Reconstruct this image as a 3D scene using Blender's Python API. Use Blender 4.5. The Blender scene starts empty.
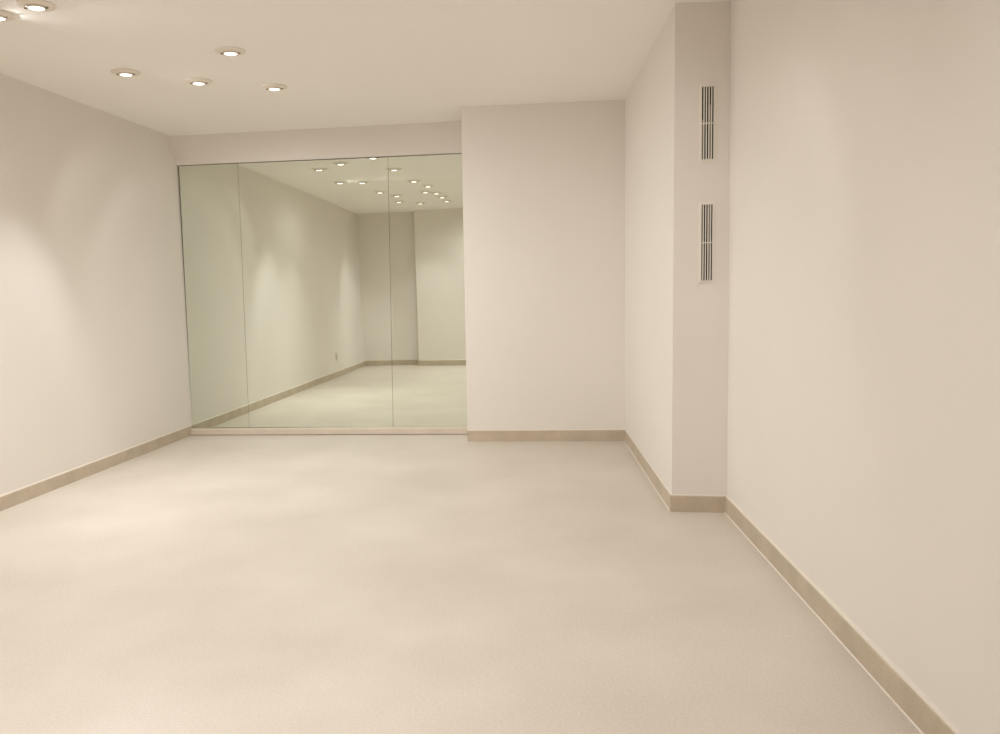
import bpy, bmesh, math, random
from mathutils import Vector, Matrix
random.seed(4)
sc = bpy.context.scene
COL = sc.collection
PI = math.pi

# ------------------------------------------------------------------ materials
def new_mat(name):
    m = bpy.data.materials.new(name); m.use_nodes = True
    nt = m.node_tree; b = nt.nodes['Principled BSDF']
    return m, nt, b

def mottled(name, c1, c2, scale, rough=0.8, bump=0.0, bscale=200, detail=4, spec=0.5, rough2=None, fleck=0.0):
    m, nt, b = new_mat(name)
    N, L = nt.nodes, nt.links
    tc = N.new('ShaderNodeTexCoord')
    n1 = N.new('ShaderNodeTexNoise'); n1.inputs['Scale'].default_value = scale; n1.inputs['Detail'].default_value = detail
    L.new(tc.outputs['Object'], n1.inputs['Vector'])
    r = N.new('ShaderNodeValToRGB')
    r.color_ramp.elements[0].position = .3; r.color_ramp.elements[1].position = .7
    r.color_ramp.elements[0].color = (*c1, 1); r.color_ramp.elements[1].color = (*c2, 1)
    L.new(n1.outputs['Fac'], r.inputs['Fac'])
    col = r.outputs['Color']
    if fleck:
        n2 = N.new('ShaderNodeTexNoise'); n2.inputs['Scale'].default_value = 110; n2.inputs['Detail'].default_value = 2
        L.new(tc.outputs['Object'], n2.inputs['Vector'])
        mr = N.new('ShaderNodeMapRange'); mr.inputs['From Min'].default_value = .3; mr.inputs['From Max'].default_value = .7
        mr.inputs['To Min'].default_value = 1 - fleck; mr.inputs['To Max'].default_value = 1 + fleck
        L.new(n2.outputs['Fac'], mr.inputs['Value'])
        mx = N.new('ShaderNodeVectorMath'); mx.operation = 'SCALE'
        L.new(col, mx.inputs[0]); L.new(mr.outputs['Result'], mx.inputs['Scale'])
        col = mx.outputs['Vector']
    L.new(col, b.inputs['Base Color'])
    b.inputs['Roughness'].default_value = rough
    b.inputs['Specular IOR Level'].default_value = spec
    if rough2 is not None:
        mr2 = N.new('ShaderNodeMapRange'); mr2.inputs['To Min'].default_value = rough; mr2.inputs['To Max'].default_value = rough2
        L.new(n1.outputs['Fac'], mr2.inputs['Value']); L.new(mr2.outputs['Result'], b.inputs['Roughness'])
    if bump:
        nb = N.new('ShaderNodeTexNoise'); nb.inputs['Scale'].default_value = bscale; nb.inputs['Detail'].default_value = 3
        L.new(tc.outputs['Object'], nb.inputs['Vector'])
        bp = N.new('ShaderNodeBump'); bp.inputs['Strength'].default_value = bump; bp.inputs['Distance'].default_value = .004
        L.new(nb.outputs['Fac'], bp.inputs['Height']); L.new(bp.outputs['Normal'], b.inputs['Normal'])
    return m

def plain(name, c, rough=.5, metal=0.0, spec=.5):
    m, nt, b = new_mat(name)
    b.inputs['Base Color'].default_value = (*c, 1); b.inputs['Roughness'].default_value = rough
    b.inputs['Metallic'].default_value = metal; b.inputs['Specular IOR Level'].default_value = spec
    return m

WALLC = (.79, .752, .706)
M_wall = mottled('wall_paint', tuple(x*.985 for x in WALLC), tuple(min(1, x*1.01) for x in WALLC), 1.4, .75, .06, 90, spec=.25)
M_ceil = mottled('ceiling_paint', (.91, .88, .845), (.925, .895, .86), 1.0, .85, .03, 70, spec=.2)
M_floor = mottled('vinyl_floor', (.575, .52, .45), (.65, .595, .53), 1.6, .36, .04, 260, detail=6, spec=.45, rough2=.44, fleck=.065)
M_base = mottled('stone_skirting', (.48, .405, .31), (.57, .485, .38), 7, .45, .03, 120, detail=5, spec=.45, fleck=.05)
M_ledge = mottled('mirror_ledge', (.63, .55, .46), (.69, .605, .51), 6, .45, .03, 120, detail=5, spec=.45, fleck=.04)
M_caulk = plain('caulk', (.75, .695, .62), .5)
M_dark = plain('gap_shade', (.10, .085, .06), .9, spec=.1)
M_mirror = plain('mirror_silver', (.83, .88, .80), .0, 1.0)
M_back = plain('mirror_backing', (.26, .235, .18), .9, spec=.1)
M_glassedge = plain('mirror_glass_edge', (.30, .33, .25), .25)
M_trim = plain('lamp_trim_white', (.80, .735, .65), .4)
M_gimbal = plain('lamp_gimbal', (.62, .55, .46), .35)
M_pivot = plain('lamp_pivot', (.26, .215, .17), .5)
M_grille = mottled('grille_white', (.82, .77, .71), (.85, .80, .74), 5, .5)
M_bar = plain('grille_bar_white', (.90, .86, .80), .45)
M_vane = mottled('grille_vane', (.24, .20, .155), (.30, .25, .20), 20, .55)
M_depthshade = plain('grille_depth_shade', (.02, .015, .012), .9, spec=.05)
M_plate = mottled('outlet_plastic', (.62, .57, .47), (.66, .61, .51), 10, .4)
m, nt, b = new_mat('lamp_glow')
b.inputs['Base Color'].default_value = (.9, .9, .9, 1)
b.inputs['Emission Color'].default_value = (1, .95, .87, 1); b.inputs['Emission Strength'].default_value = 2.6
M_glow = m

# ------------------------------------------------------------------ helpers
def link(name, bm, mat, parent=None, smooth=False, kind=None):
    bmesh.ops.recalc_face_normals(bm, faces=bm.faces)
    me = bpy.data.meshes.new(name); bm.to_mesh(me); bm.free()
    for mm in (mat if isinstance(mat, (list, tuple)) else [mat]): me.materials.append(mm)
    if smooth:
        for pgn in me.polygons: pgn.use_smooth = True
    o = bpy.data.objects.new(name, me); COL.objects.link(o)
    if parent: o.parent = parent
    if kind: o['kind'] = kind
    return o

def structure(name, bm, mat, parent=None):
    return link(name, bm, mat, parent, kind='structure' if parent is None else None)

def tag(o, label, cat, group=None):
    o['label'] = label; o['category'] = cat
    if group: o['group'] = group

def hexa(bm, lo, hi):
    """lo: bottom polygon points, hi: matching top points -> closed solid"""
    n = len(lo)
    a = [bm.verts.new(v) for v in lo]; c = [bm.verts.new(v) for v in hi]
    bm.faces.new(a); bm.faces.new(c)
    for i in range(n):
        j = (i+1) % n
        bm.faces.new((a[i], a[j], c[j], c[i]))

def box(bm, x0, x1, y0, y1, z0, z1, M=None):
    P = [(x0, y0), (x1, y0), (x1, y1), (x0, y1)]
    lo = [Vector((x, y, z0)) for x, y in P]; hi = [Vector((x, y, z1)) for x, y in P]
    if M: lo = [M @ v for v in lo]; hi = [M @ v for v in hi]
    hexa(bm, lo, hi)

def wall_block(bm, bl, br, tl, tr, back_lo, back_hi, n=12):
    """a solid wall: bilinear room face (bl, br, tl, tr) and a straight back (two points low, two high: right then left)"""
    bl, br, tl, tr = map(Vector, (bl, br, tl, tr))
    g = []
    for j in range(n+1):
        v = j/n; row = []
        for i in range(n+1):
            u = i/n
            row.append(bm.verts.new((bl*(1-u)+br*u)*(1-v)+(tl*(1-u)+tr*u)*v))
        g.append(row)
    for j in range(n):
        for i in range(n): bm.faces.new((g[j][i], g[j][i+1], g[j+1][i+1], g[j+1][i]))
    b0, b1 = [bm.verts.new(v) for v in back_lo]; t0, t1 = [bm.verts.new(v) for v in back_hi]
    bm.faces.new((b0, b1, t1, t0))
    bm.faces.new(g[0] + [b0, b1]); bm.faces.new(g[n] + [t0, t1])
    bm.faces.new([g[j][n] for j in range(n+1)] + [t0, b0]); bm.faces.new([g[j][0] for j in range(n+1)] + [t1, b1])

def lathe(bm, prof, n=40, M=None, cap0=False, cap1=False):
    rings = []
    for r, z in prof:
        ring = []
        for k in range(n):
            a = 2*PI*k/n; v = Vector((r*math.cos(a), r*math.sin(a), z))
            ring.append(bm.verts.new(M @ v if M else v))
        rings.append(ring)
    for A, B in zip(rings, rings[1:]):
        for k in range(n):
            j = (k+1) % n; bm.faces.new((A[k], A[j], B[j], B[k]))
    if cap0: bm.faces.new(rings[0])
    if cap1: bm.faces.new(rings[-1])

H = 2.6963            # ceiling height
T = .012              # skirting thickness
SK = .0925            # skirting height

# ------------------------------------------------------------------ plan (metres; camera above the origin)
def at_y(p, q, y):
    t = (y-p[1])/(q[1]-p[1]); return p[0]+(q[0]-p[0])*t
# left wall: floor line (skirting face) and ceiling line
LF0, LF1 = (-2.7787, 4.9025), (-2.3928, 7.4708)
LC0, LC1 = (-2.7171, 5.2931), (-2.3737, 7.4494)
YK = .332
def lf(y): return at_y(LF0, LF1, y)
def lc(y): return at_y(LC0, LC1, y)
# right wall
RF0, RF1 = (1.524, 4.3861), (1.3052, 2.1329)
def rf(y): return at_y(RF0, RF1, y)
YR = -1.6             # end of the bay behind the photographer

# floor and ceiling
bm = bmesh.new(); box(bm, -4.0, 2.2, -2.0, 8.2, -.12, 0); structure('floor', bm, M_floor)
bm = bmesh.new(); box(bm, -4.0, 2.2, -2.0, 8.2, H, H+.12); structure('ceiling', bm, M_ceil)

Z0, Z1 = -.02, H+.02
def V(x, y, z): return Vector((x, y, z))
# left wall
bm = bmesh.new()
y0, y1 = .1, 7.75
wall_block(bm, V(lf(y0)-T, y0, 0), V(lf(y1)-T, y1, 0), V(lc(y0), y0, H), V(lc(y1), y1, H),
           [V(lf(y1)-.25, y1, 0), V(lf(y0)-.25, y0, 0)], [V(lc(y1)-.25, y1, H), V(lc(y0)-.25, y0, H)])
structure('wall_left', bm, M_wall)

# mirror plane M
Mn = Vector((0.13958653, 0.99020406, -0.00339412)).normalized()
mTL, mT1, mT2, mTR = V(-2.3500, 7.5423, 2.4498), V(-1.7953, 7.464, 2.4443), V(-.4446, 7.2735, 2.4294), V(.1969, 7.1831, 2.4244)
mBL, mB1, mB2, mBR = V(-2.3985, 7.541, .0629), V(-1.8403, 7.4622, .0626), V(-.4908, 7.2719, .0592), V(.1778, 7.1777, .0589)

# wall behind the mirrors (its lower part is the dark backing seen in the joints)
bm = bmesh.new()
off = Mn*.012
A, B_, C_, D_ = mBL+off, mBR+off, mTL+off, mTR+off
ext = (B_-A).normalized()
A = A-ext*.15; B_ = B_+ext*.12; C_ = C_-ext*.15; D_ = D_+ext*.12
for P in (A, B_): P.z = 0
for P in (C_, D_): P.z = 2.47
wall_block(bm, A, B_, C_, D_, [B_+Mn*.25, A+Mn*.25], [D_+Mn*.25, C_+Mn*.25], 4)
structure('wall_back', bm, M_back)
# plastered wall above the mirror: starts just over the glass and leans out to the ceiling corner at the left
bm = bmesh.new()
gap = .007
dn = Mn*-.006
UL, UR = mTL+dn+V(0, 0, gap), mTR+dn+V(0, 0, gap)
CL, CR = V(LC1[0], LC1[1], H), V(.196, 7.1836, H)
def stretch(P, Q, a, b_):
    d = (Q-P).normalized(); return P-d*a, Q+d*b_
UL, UR = stretch(UL, UR, .12, .12); CL, CR = stretch(CL, CR, .12, .12)
wall_block(bm, UL, UR, CL, CR, [UR+Mn*.4, UL+Mn*.4], [CR+Mn*.4, CL+Mn*.4], 10)
structure('wall_back_upper', bm, M_wall)

# projecting right-hand part of the back wall
Sf0, SPf = V(.1650, 6.752, 0), V(1.4468, 6.5578, 0)
Sc0, SPc = V(.1838, 6.645, H), V(1.4655, 6.5607, H)
bm = bmesh.new()
wall_block(bm, Sf0+V(.003, T, 0), V(1.70, SPf.y-.0385+T, 0), Sc0, V(1.70, SPc.y-.0155, H),
           [V(1.70, 7.7, 0), V(.238, 7.7, 0)], [V(1.70, 7.7, H), V(.258, 7.7, H)])
structure('wall_back_right', bm, M_wall)

# pillar block in front of the right-hand corner
PFf, PFc = V(1.2368, 4.446, 0), V(1.2355, 4.396, H)
FRf, FRc = V(1.524, 4.3861, 0), V(1.511, 4.3857, H)
sidelen = SPf-PFf
bm = bmesh.new()
# room faces: side face and front face as separate bilinear grids sharing the arris
def pillar():
    n = 10
    arris_lo, arris_hi = PFf+V(T, T, 0), PFc+V(0, 0, 0)
    far_lo, far_hi = SPf+V(T, .1, 0), SPc+V(0.001, .1, 0)
    fr_lo, fr_hi = FRf+V(.10, T-.022, 0), FRc+V(.10, -.004, 0)
    def grid(bl, br, tl, tr):
        g = [[bm.verts.new((bl*(1-i/n)+br*(i/n))*(1-j/n)+(tl*(1-i/n)+tr*(i/n))*(j/n)) for i in range(n+1)] for j in range(n+1)]
        for j in range(n):
            for i in range(n): bm.faces.new((g[j][i], g[j][i+1], g[j+1][i+1], g[j+1][i]))
    grid(far_lo, arris_lo, far_hi, arris_hi)
    grid(arris_lo, fr_lo, arris_hi, fr_hi)
    bk_lo, bk_hi = V(1.75, 6.7, 0), V(1.75, 6.7, H)
    grid(fr_lo, bk_lo, fr_hi, bk_hi); grid(bk_lo, far_lo, bk_hi, far_hi)
    grid(far_lo, arris_lo, bk_lo, fr_lo); grid(far_hi, arris_hi, bk_hi, fr_hi)
    bmesh.ops.remove_doubles(bm, verts=bm.verts, dist=.0005)
pillar()
structure('wall_pillar', bm, M_wall)

# right wall
bm = bmesh.new()
rc = lambda y: 1.518 + (rf(y)-1.524)
ye = 4.50
wall_block(bm, V(rf(ye)+T, ye, 0), V(rf(YR)+T, YR-.1, 0), V(rc(ye), ye, H), V(rc(YR), YR-.1, H),
           [V(rf(YR)+.25, YR-.1, 0), V(rf(ye)+.25, ye, 0)], [V(rc(YR)+.25, YR-.1, H), V(rc(ye)+.25, ye, H)])
structure('wall_right', bm, M_wall)

# wall behind the photographer: recess at the left, projecting part, then a bay
def ky(x): return .42 - .17*(x+3.522)
def qy(x): return .455 - .06*(x+2.46)
XQ0, XQ1 = -2.465, -1.35
bm = bmesh.new()
hexa(bm, [V(-3.75, ky(-3.75), 0), V(XQ0+.1, ky(XQ0+.1), 0), V(XQ0+.1, -.3, 0), V(-3.75, -.3, 0)],
         [V(-3.75, ky(-3.75), H), V(XQ0+.1, ky(XQ0+.1), H), V(XQ0+.1, -.3, H), V(-3.75, -.3, H)])
structure('wall_rear_left', bm, M_wall)
bm = bmesh.new()
P = [(XQ0, qy(XQ0)), (XQ1, qy(XQ1)), (XQ1, YR-.1), (XQ0, -.28)]
hexa(bm, [V(x, y, 0) for x, y in P], [V(x, y, H) for x, y in P])
structure('wall_rear', bm, M_wall)
bm = bmesh.new(); box(bm, XQ1-.1, 1.4, YR-.2, YR, 0, H); structure('wall_rear_bay', bm, M_wall)

# ------------------------------------------------------------------ skirting boards
def skirting(name, path, inward, mat=M_base, h=SK, floor_bead=False, top_bead=True, closed_end=True):
    """path: plan points of the face of the board; inward(i) -> unit plan vectors towards the wall at each point"""
    prof = [(0, .0), (0, h-.004), (.0012, h-.0012), (.004, h), (T+.004, h), (T+.004, 0)]
    bm = bmesh.new(); rows = []
    for (x, y), (nx, ny) in zip(path, inward):
        rows.append([bm.verts.new((x+nx*d, y+ny*d, z)) for d, z in prof])
    for A, B in zip(rows, rows[1:]):
        for k in range(len(prof)):
            j = (k+1) % len(prof); bm.faces.new((A[k], A[j], B[j], B[k]))
    bm.faces.new(rows[0]); bm.faces.new(rows[-1])
    o = structure(name, bm, mat)
    def bead(pr, path=path, inward=inward):
        bm = bmesh.new(); rows = []
        for (x, y), (nx, ny) in zip(path, inward):
            rows.append([bm.verts.new((x+nx*d, y+ny*d, z)) for d, z in pr])
        for A, B in zip(rows, rows[1:]):
            for k in range(len(pr)):
                j = (k+1) % len(pr); bm.faces.new((A[k], A[j], B[j], B[k]))
        bm.faces.new(rows[0]); bm.faces.new(rows[-1])
        c = link('caulk_bead', bm, M_caulk, o); c['label'] = 'pale line of caulk'
    if top_bead: bead([(.004, h), (.006, h+.004), (T+.003, h+.007), (T+.006, h)])
    if floor_bead: bead([(-.0040, 0), (-.002, .0028), (.0, .004), (.001, 0)], path[:2], inward[:2])
    return o

def norm(x, y):
    l = math.hypot(x, y); return (x/l, y/l)
nl = norm(-(LF1[1]-LF0[1]), LF1[0]-LF0[0])
def mitre(n1, n2):
    # both offsets of size 1
    d = n1[0]*n2[0]+n1[1]*n2[1]
    return ((n1[0]+n2[0])/(1+d), (n1[1]+n2[1])/(1+d))
skirting('baseboard_left', [(lf(.2), .2), (lf(7.532), 7.532)], [nl, nl], h=.0875)
ns = norm(-(SPf.y-Sf0.y), SPf.x-Sf0.x)
npl = norm(-(PFf.y-SPf.y)*-1, -(SPf.x-PFf.x)); npl = npl if npl[0] > 0 else (-npl[0], -npl[1])
skirting('baseboard_back_right', [(Sf0.x, Sf0.y), (SPf.x+.01, SPf.y-.0015)], [ns, ns])
npf = norm(PFf.y-FRf.y, FRf.x-PFf.x)
# along the pillar: side face then front face, mitred at the arris
skirting('baseboard_pillar', [(SPf.x, SPf.y), (PFf.x, PFf.y), (FRf.x+.008, FRf.y-.0015)], [npl, mitre(npl, npf), npf], floor_bead=True)
nr = norm(RF0[1]-RF1[1], -(RF0[0]-RF1[0]))
skirting('baseboard_right', [(RF0[0], RF0[1]), (rf(YR), YR)], [nr, nr], floor_bead=True)
nk = norm(-.17, -1)
skirting('baseboard_rear_left', [(-3.50, ky(-3.50)+T), (XQ0+.02, ky(XQ0+.02)+T)], [nk, nk])
nq = norm(-.06, -1)
skirting('baseboard_rear', [(XQ0-T, ky(XQ0)+.01), (XQ0-T, qy(XQ0)+T), (XQ1+T, qy(XQ1)+T), (XQ1+T, YR)],
         [(1, 0), mitre((1, 0), nq), mitre(nq, (-1, 0)), (-1, 0)])
skirting('baseboard_rear_bay', [(XQ1+T, YR+T), (rf(YR), YR+T)], [(0, -1), (0, -1)])

# ledge under the mirrors: pale board on a strip coloured dark for the shadow gap
G0, G1 = V(-2.3962, 7.4818, 0), V(.1735, 7.0864, 0)
nG = Vector((-(G1-G0).y, (G1-G0).x, 0)).normalized()
bm = bmesh.new()
G0e, G1e = G0-(G1-G0).normalized()*.004, G1+(G1-G0).normalized()*.004
back0, back1 = G0e+nG*.074, G1e+nG*.110
rows = []
for P, Bk in ((G0e, back0), (G1e, back1)):
    rows.append([bm.verts.new(v) for v in (P+V(0, 0, .005), P+V(0, 0, .054), P+nG*.004+V(0, 0, .058), Bk+V(0, 0, .058), Bk+V(0, 0, .005))])
for k in range(5):
    j = (k+1) % 5; bm.faces.new((rows[0][k], rows[0][j], rows[1][j], rows[1][k]))
bm.faces.new(rows[0]); bm.faces.new(rows[1])
led = structure('baseboard_back', bm, M_ledge)
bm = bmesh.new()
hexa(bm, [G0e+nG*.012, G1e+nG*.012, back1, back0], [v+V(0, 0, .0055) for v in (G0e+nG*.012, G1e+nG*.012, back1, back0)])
link('shadow_gap_strip', bm, M_dark, led)['label'] = 'strip coloured dark as the shadow gap under the pale ledge'

# ------------------------------------------------------------------ mirror panels
GAP = .0013
def mirror_panel(bl, br, tl, tr, label, tilt=0.0):
    """polished glass sheet: silvered face plus green edge, pivoted a hair about its right edge"""
    u = (br-bl).normalized()
    bl = bl+u*GAP; br = br-u*GAP; tl = tl+u*GAP; tr = tr-u*GAP
    if tilt:
        ax = (tr-br).normalized(); R = Matrix.Rotation(tilt, 3, ax)
        bl = br+R@(bl-br); tl = br+R@(tl-br)
    n = (br-bl).cross(tl-bl).normalized()
    if n.y < 0: n = -n                       # n points into the wall
    base = Vector((bl+br)/2); base.z = min(bl.z, br.z)
    e = bpy.data.objects.new('mirror_panel', None); COL.objects.link(e); e.location = base
    e['group'] = 'wall mirror panels'
    tag(e, label, 'mirror', 'wall mirror panels')
    t = .005
    bm = bmesh.new(); hexa(bm, [v-base for v in (bl, br, br+n*.001, bl+n*.001)], [v-base for v in (tl, tr, tr+n*.001, tl+n*.001)])
    link('mirror_face', bm, M_mirror, e)
    bm = bmesh.new()
    d = n*.0011
    hexa(bm, [v-base for v in (bl+d, br+d, br+n*(t+.001), bl+n*(t+.001))], [v-base for v in (tl+d, tr+d, tr+n*(t+.001), tl+n*(t+.001))])
    link('glass_edge', bm, M_glassedge, e)['label'] = 'dark greenish polished edge of the mirror'
    return e
mirror_panel(mBL+V(.005, 0, 0), mB1, mTL+V(.005, 0, 0), mT1, 'narrow frameless mirror panel beside the left wall, reflecting only plain wall')
mirror_panel(mB1, mB2, mT1, mT2, 'wide middle frameless mirror panel reflecting the left wall and its outlet')
xr = (mBR-mB2).normalized()*.022
mirror_panel(mB2, mBR+xr, mT2, mTR+xr, 'frameless mirror panel beside the projecting wall, reflecting a cluster of many lit spots', tilt=-.0025)

# ------------------------------------------------------------------ recessed spotlights
def downlight(first, x, y, label, tilt=(0, 0), beams=(), group='recessed ceiling spotlights'):
    e = bpy.data.objects.new('recessed_spotlight', None); COL.objects.link(e)
    e.location = (x, y, H)
    tag(e, label, 'ceiling light', group)
    if first is None:
        bm = bmesh.new()
        lathe(bm, [(.046, -.001), (.088, -.001), (.0885, -.003), (.087, -.0050), (.081, -.0065), (.066, -.0095), (.056, -.012), (.0525, -.013), (.0505, -.012), (.0495, -.006), (.046, -.001)], 56)
        a = link('trim_ring', bm, M_trim, e, True)
        bm = bmesh.new()
        lathe(bm, [(.0465, -.003), (.0475, -.011), (.0465, -.0145), (.0430, -.0185), (.0390, -.0192), (.0372, -.0185), (.0368, -.003)], 48)
        g = link('gimbal_ring', bm, M_gimbal, e, True)
        bm = bmesh.new()
        lathe(bm, [(.0368, -.0150), (.0355, -.0168), (.031, -.0182), (.021, -.0194), (.010, -.0199), (.0015, -.0200)], 48, cap1=True)
        l = link('lamp', bm, M_glow, g, True); l['label'] = 'glowing white lamp face'
        pv = []
        for s in (-1, 1):
            bm = bmesh.new()
            lathe(bm, [(.0055, .044), (.0055, .0565), (.004, .0575)], 16, Matrix.Translation((0, 0, -.0135)) @ Matrix.Rotation(s*PI/2, 4, 'Y'), True, True)
            q = link('pivot_screw', bm, M_pivot, e); q['label'] = 'small dark pivot screw'; pv.append(q)
    else:
        for ch in first.children:
            if ch.type == 'LIGHT': continue
            c = ch.copy(); COL.objects.link(c); c.parent = e
            if ch.name.startswith('gimbal'):
                g = c
                for s in ch.children:
                    if s.type == 'LIGHT': continue
                    k = s.copy(); COL.objects.link(k); k.parent = c
    rot = (math.radians(tilt[0]), math.radians(tilt[1]), 0)
    g.rotation_euler = rot
    for ang, bl, tx, ty, pw in beams:
        L = bpy.data.lights.new('spot_beam', 'SPOT'); L.energy = pw; L.color = LCOL
        L.spot_size = math.radians(ang); L.spot_blend = bl; L.shadow_soft_size = 0
        o = bpy.data.objects.new('spot_beam', L); COL.objects.link(o); o.parent = g; o.location = (0, 0, -.030)
        o.rotation_euler = (math.radians(tx), math.radians(ty), 0)
    return e
LCOL = (.985, .98, .965)
# beams of a lamp: cone angle, blend, tilt about x, tilt about y (negative = towards the right wall), watts
def beams(key):
    out = []
    for kind, (ang, bl, tx, ty) in BEAM.items():
        p = POWER.get((key, kind), 0)
        if p > 0: out.append((ang, bl, tx, ty, p))
    return out
BEAM = {'narrow': (80, .9, 0, 0), 'wide': (170, .7, 0, 0), 'high': (138, 1, 10, -30), 'wall': (62, .7, -7, 13), 'slot': (54, 1, -19, 28), 'away': (126, .6, 26, 0), 'right': (128, .5, 6, -24), 'left': (60, .75, 0, 8), 'face': (60, 1, -27, 9), 'crown': (98, .35, 42, 0), 'glare': (120, 1, 0, -78)}  # high, away and crown beams are added to brighten the upper walls
POWER = {('cut', 'narrow'): 15, ('cut', 'wide'): 4, ('cut', 'right'): 6.8, ('corner', 'narrow'): 3.4, ('corner', 'wide'): 9.1, 
    ('middle', 'narrow'): 4.7, ('last', 'narrow'): 4.6, ('last', 'wide'): 5.8, ('trio_left', 'left'): 11.5, 
    ('cut', 'left'): 16, ('trio_left', 'wall'): 39, ('rear_wall', 'slot'): 46.9, ('trio_left', 'high'): 46, 
    ('cut', 'high'): 51.2, ('corner', 'high'): 56, ('middle', 'high'): 31.6, ('near', 'high'): 4.7, ('last', 'high'): 13, 
    ('near3', 'away'): 7, ('rear_a', 'narrow'): 0.3, ('rear_b', 'narrow'): 14.4, ('rear_b', 'wide'): 5.2, 
    ('rear_wall', 'narrow'): 22, ('rear_face', 'narrow'): 30, ('rear_wall', 'left'): 20, ('rear_face', 'face'): 32, 
    ('rear_b', 'face'): 6, ('near1', 'narrow'): 25.8, ('near2', 'narrow'): 12.4, ('near4', 'narrow'): 45, 
    ('near4', 'wide'): 80, ('near', 'narrow'): 4, ('cut', 'glare'): 2.0, ('near0', 'away'): 14, ('near1', 'away'): 8, 
    ('near3', 'crown'): 12, ('middle', 'crown'): 11, ('trio_left', 'crown'): 5, ('last', 'crown'): 7, }
# key, x, y, label
LIGHTS = [
 ('trio_left', -1.96, 5.36, 'lit round ceiling spot left of the close trio, nearest the left wall corner'),
 ('cut', -2.18, 4.26, 'round ceiling spot cut off by the left edge of the photo, top left corner'),
 ('corner', -1.92, 4.14, 'round ceiling spot beside the cut-off one, top left, fully lit'),
 ('middle', -1.58, 5.63, 'smallest lit ceiling spot in the middle of the row towards the mirror'),
 ('near', -1.20, 4.98, 'round ceiling spot standing nearer than the row of three by the mirror'),
 ('last', -1.12, 5.84, 'rightmost round ceiling spot, last one in the row before the mirror wall'),
]
REAR = [  # seen only in the mirror
 ('rear_a', -2.06, 3.12, 'spot seen in the mirror just left of the right mirror joint, at mid height'),
 ('rear_a', -1.30, 3.96, 'spot seen in the mirror third along the slanting right-hand row'),
 ('rear_a', -1.28, 3.41, 'spot seen in the mirror just above a close pair, with wide visible trim'),
 ('rear_a', -1.50, 2.84, 'spot seen in the mirror, left one of the close touching pair'),
 ('rear_a', -1.40, 2.63, 'spot seen in the mirror, right one of the close touching pair'),
 ('rear_b', -1.46, 2.14, 'spot seen in the mirror second from the lower right end of the row'),
 ('rear_b', -1.54, 1.60, 'spot seen in the mirror, lowest right of the slanting row'),
 ('rear_a', -2.00, 2.64, 'spot seen in the mirror, upper of two left of the lower middle'),
 ('rear_wall', -2.23, 1.90, 'spot seen in the mirror, lower of two left of the lower middle'),
 ('rear_face', -2.00, 1.53, 'spot seen in the mirror lowest of all, alone above the rear wall edge'),
]
first = None
for key, x, y, lab in LIGHTS:
    r = downlight(first, x, y, lab, (0, 0), beams(key))
    if first is None: first = r
for key, x, y, lab in REAR:
    downlight(first, x, y, lab, (0, 0), beams(key))
for k, (x, y) in enumerate(((.05, 3.3), (-.75, 2.4), (.1, 1.5), (.5, 2.5), (-.55, .95))):  # unseen lamps added as fill for the right-hand walls and pillar
    downlight(first, x, y, 'unseen ceiling spot added to brighten the room from the near right part', (0, 0), beams('near%d' % k), group='added fill spotlights out of view')

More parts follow.
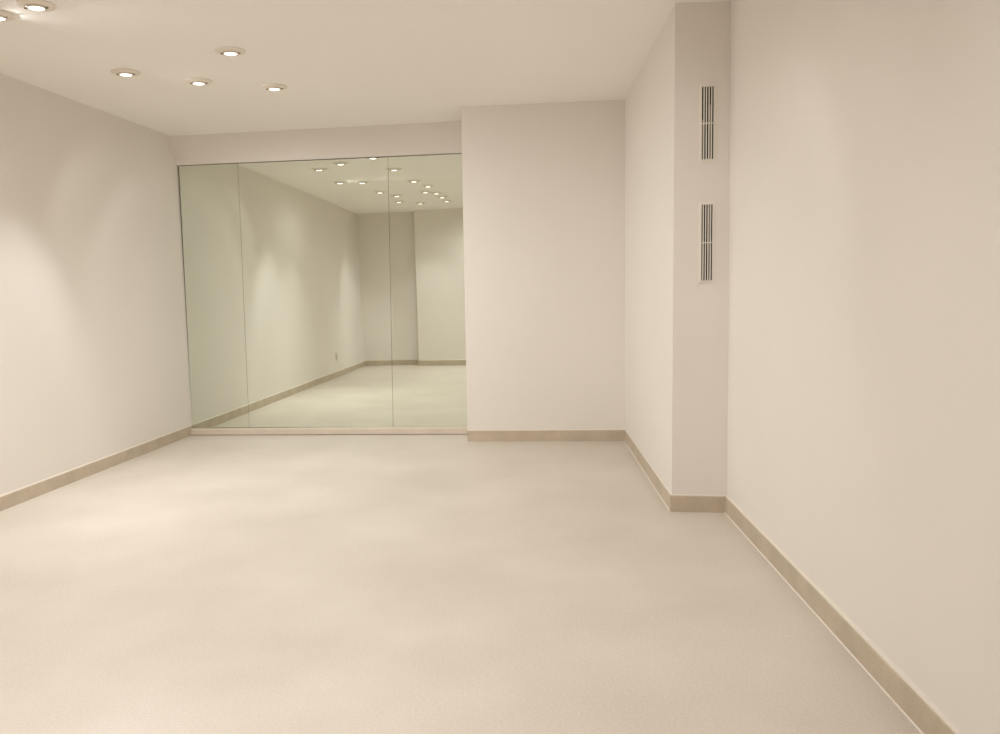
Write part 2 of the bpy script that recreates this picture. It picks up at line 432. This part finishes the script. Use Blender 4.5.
# ------------------------------------------------------------------ slot vents on the pillar front
def pillar_front(x, z):
    """point of the pillar's front face"""
    lo0, lo1 = PFf+V(T, T, 0), FRf+V(.10, T-.022, 0)
    hi0, hi1 = PFc, FRc+V(.10, -.004, 0)
    w = z/H
    a = lo0.lerp(hi0, w); b_ = lo1.lerp(hi1, w)
    t = (x-a.x)/(b_.x-a.x)
    return a.lerp(b_, t)
def slot_vent(x0, x1, z0, z1, lean, label, vanes):
    xc, zc = (x0+x1)/2, (z0+z1)/2
    o = pillar_front(xc, zc)
    ux = (pillar_front(xc+.1, zc)-pillar_front(xc-.1, zc)).normalized()
    uz = (pillar_front(xc, zc+.1)-pillar_front(xc, zc-.1)).normalized()
    ny = uz.cross(ux).normalized()           # into the wall is +
    ux = ny.cross(uz).normalized()*1
    if ny.y < 0: ny = -ny
    M = Matrix((( ux.x, ny.x, uz.x, o.x), (ux.y, ny.y, uz.y, o.y), (ux.z, ny.z, uz.z, o.z), (0, 0, 0, 1)))
    if ux.x < 0: raise ValueError
    e = bpy.data.objects.new('slot_vent', None); COL.objects.link(e)
    e.matrix_world = M @ Matrix.Rotation(math.radians(lean), 4, 'Y')
    tag(e, label, 'air vent', 'slot vents on the pillar')
    w, h = (x1-x0)/2, (z1-z0)/2
    fw = .0125; d = .014                      # margin, projection
    bm = bmesh.new()
    def ring(wo, ho, wi, hi_, y0, y1):
        box(bm, -wo, -wi, y0, y1, -ho, ho); box(bm, wi, wo, y0, y1, -ho, ho)
        box(bm, -wi, wi, y0, y1, hi_, ho); box(bm, -wi, wi, y0, y1, -ho, -hi_)
    ring(w+fw, h+fw, w, h, -.004, 0)
    ring(w+.004, h+.004, w, h, -d, -.004)
    link('frame', bm, M_grille, e)
    bm = bmesh.new(); box(bm, -w-.002, w+.002, -.0022, -.0012, -h-.002, h+.002)  # flat plate, its near-black colour stands in for the shaded vent depth
    link('back_plate', bm, M_depthshade, e)['label'] = 'plate coloured near black for the shade behind the slots'
    pitch = 2*w/4.6; sw = pitch*.64           # five slots, four bars
    for k in range(4):
        xc_ = -w+sw+(pitch-sw)/2+k*pitch
        bm = bmesh.new(); box(bm, xc_-(pitch-sw)*.46, xc_+(pitch-sw)*.46, -d+.001, -.003, -h, h)
        link('bar', bm, M_bar, e)
    bm = bmesh.new(); box(bm, -w, w, -.0078, -.0050, -.0025, .0025)
    link('cross_bar', bm, M_grille, e)
    for k, (a, z_lo, z_hi) in vanes:
        xs = -w+k*pitch
        bm = bmesh.new(); box(bm, xs+sw*(a), xs+sw*(a+.5), -.0075, -.0035, z_lo*h, z_hi*h)
        v = link('deflector_vane', bm, M_vane, e); v['label'] = 'grey brown deflector vane inside a slot'
    return e
slot_vent(1.3762, 1.4368, 1.911, 2.278, -.45, 'upper slim vertical slot vent high on the pillar beside the right wall',
          [(0, (.45, -1, .1)), (1, (.05, -.05, 1)), (3, (.4, -1, .5))])
slot_vent(1.3822, 1.4395, 1.281, 1.679, -.3, 'lower slim vertical slot vent on the pillar below its twin',
          [(0, (.3, -1, 1)), (3, (.3, -1, 1))])

# ------------------------------------------------------------------ outlet on the left wall (seen in the mirror)
def wx(y, z): return (lf(y)-T)*(1-z/H)+lc(y)*(z/H)
def outlet():
    y, z = 2.34, .315
    e = bpy.data.objects.new('wall_outlet', None); COL.objects.link(e)
    e.location = (wx(y, z)-.002, y, z); e.rotation_euler = (0, 0, -math.atan(.152))
    tag(e, 'small beige socket plate low on the left wall, seen in the mirror', 'outlet')
    bm = bmesh.new(); box(bm, 0, .012, -.05, .05, -.056, .056)
    bmesh.ops.bevel(bm, geom=list(bm.edges), offset=.0025, segments=2, affect='EDGES')
    link('cover_plate', bm, M_plate, e)
    bm = bmesh.new(); box(bm, .0121, .0145, -.024, .024, -.03, .03)
    bmesh.ops.bevel(bm, geom=list(bm.edges), offset=.001, segments=1, affect='EDGES')
    link('socket_insert', bm, M_gimbal, e)
outlet()

# ------------------------------------------------------------------ camera
cd = bpy.data.cameras.new('camera'); cam = bpy.data.objects.new('camera', cd); COL.objects.link(cam)
r_, u_, f_ = Vector((0.999526, -0.003959, -0.030525)), Vector((0.030780, 0.128571, 0.991223)), Vector((0, 0.991692, -0.128632))
cam.matrix_world = Matrix(((r_.x, u_.x, -f_.x, 0), (r_.y, u_.y, -f_.y, 0), (r_.z, u_.z, -f_.z, 1.275), (0, 0, 0, 1)))
cd.sensor_width = 36; cd.sensor_fit = 'HORIZONTAL'; cd.lens = 813.587*36/1000
cd.shift_x = (500-446.4526)/1000; cd.shift_y = (395.1032-367)/1000
cd.clip_start = .02; cd.clip_end = 60
sc.camera = cam

w = bpy.data.worlds.new('world'); sc.world = w; w.use_nodes = True
w.node_tree.nodes['Background'].inputs['Color'].default_value = (0, 0, 0, 1)
sc.view_settings.view_transform = 'Standard'; sc.view_settings.look = 'None'
sc.view_settings.gamma = 1; sc.view_settings.use_curve_mapping = False
sc.view_settings.exposure = 0.02
try:
    sc.cycles.use_denoising = True; sc.cycles.diffuse_bounces = 8; sc.cycles.max_bounces = 14
    sc.cycles.sample_clamp_indirect = 4
except Exception: pass
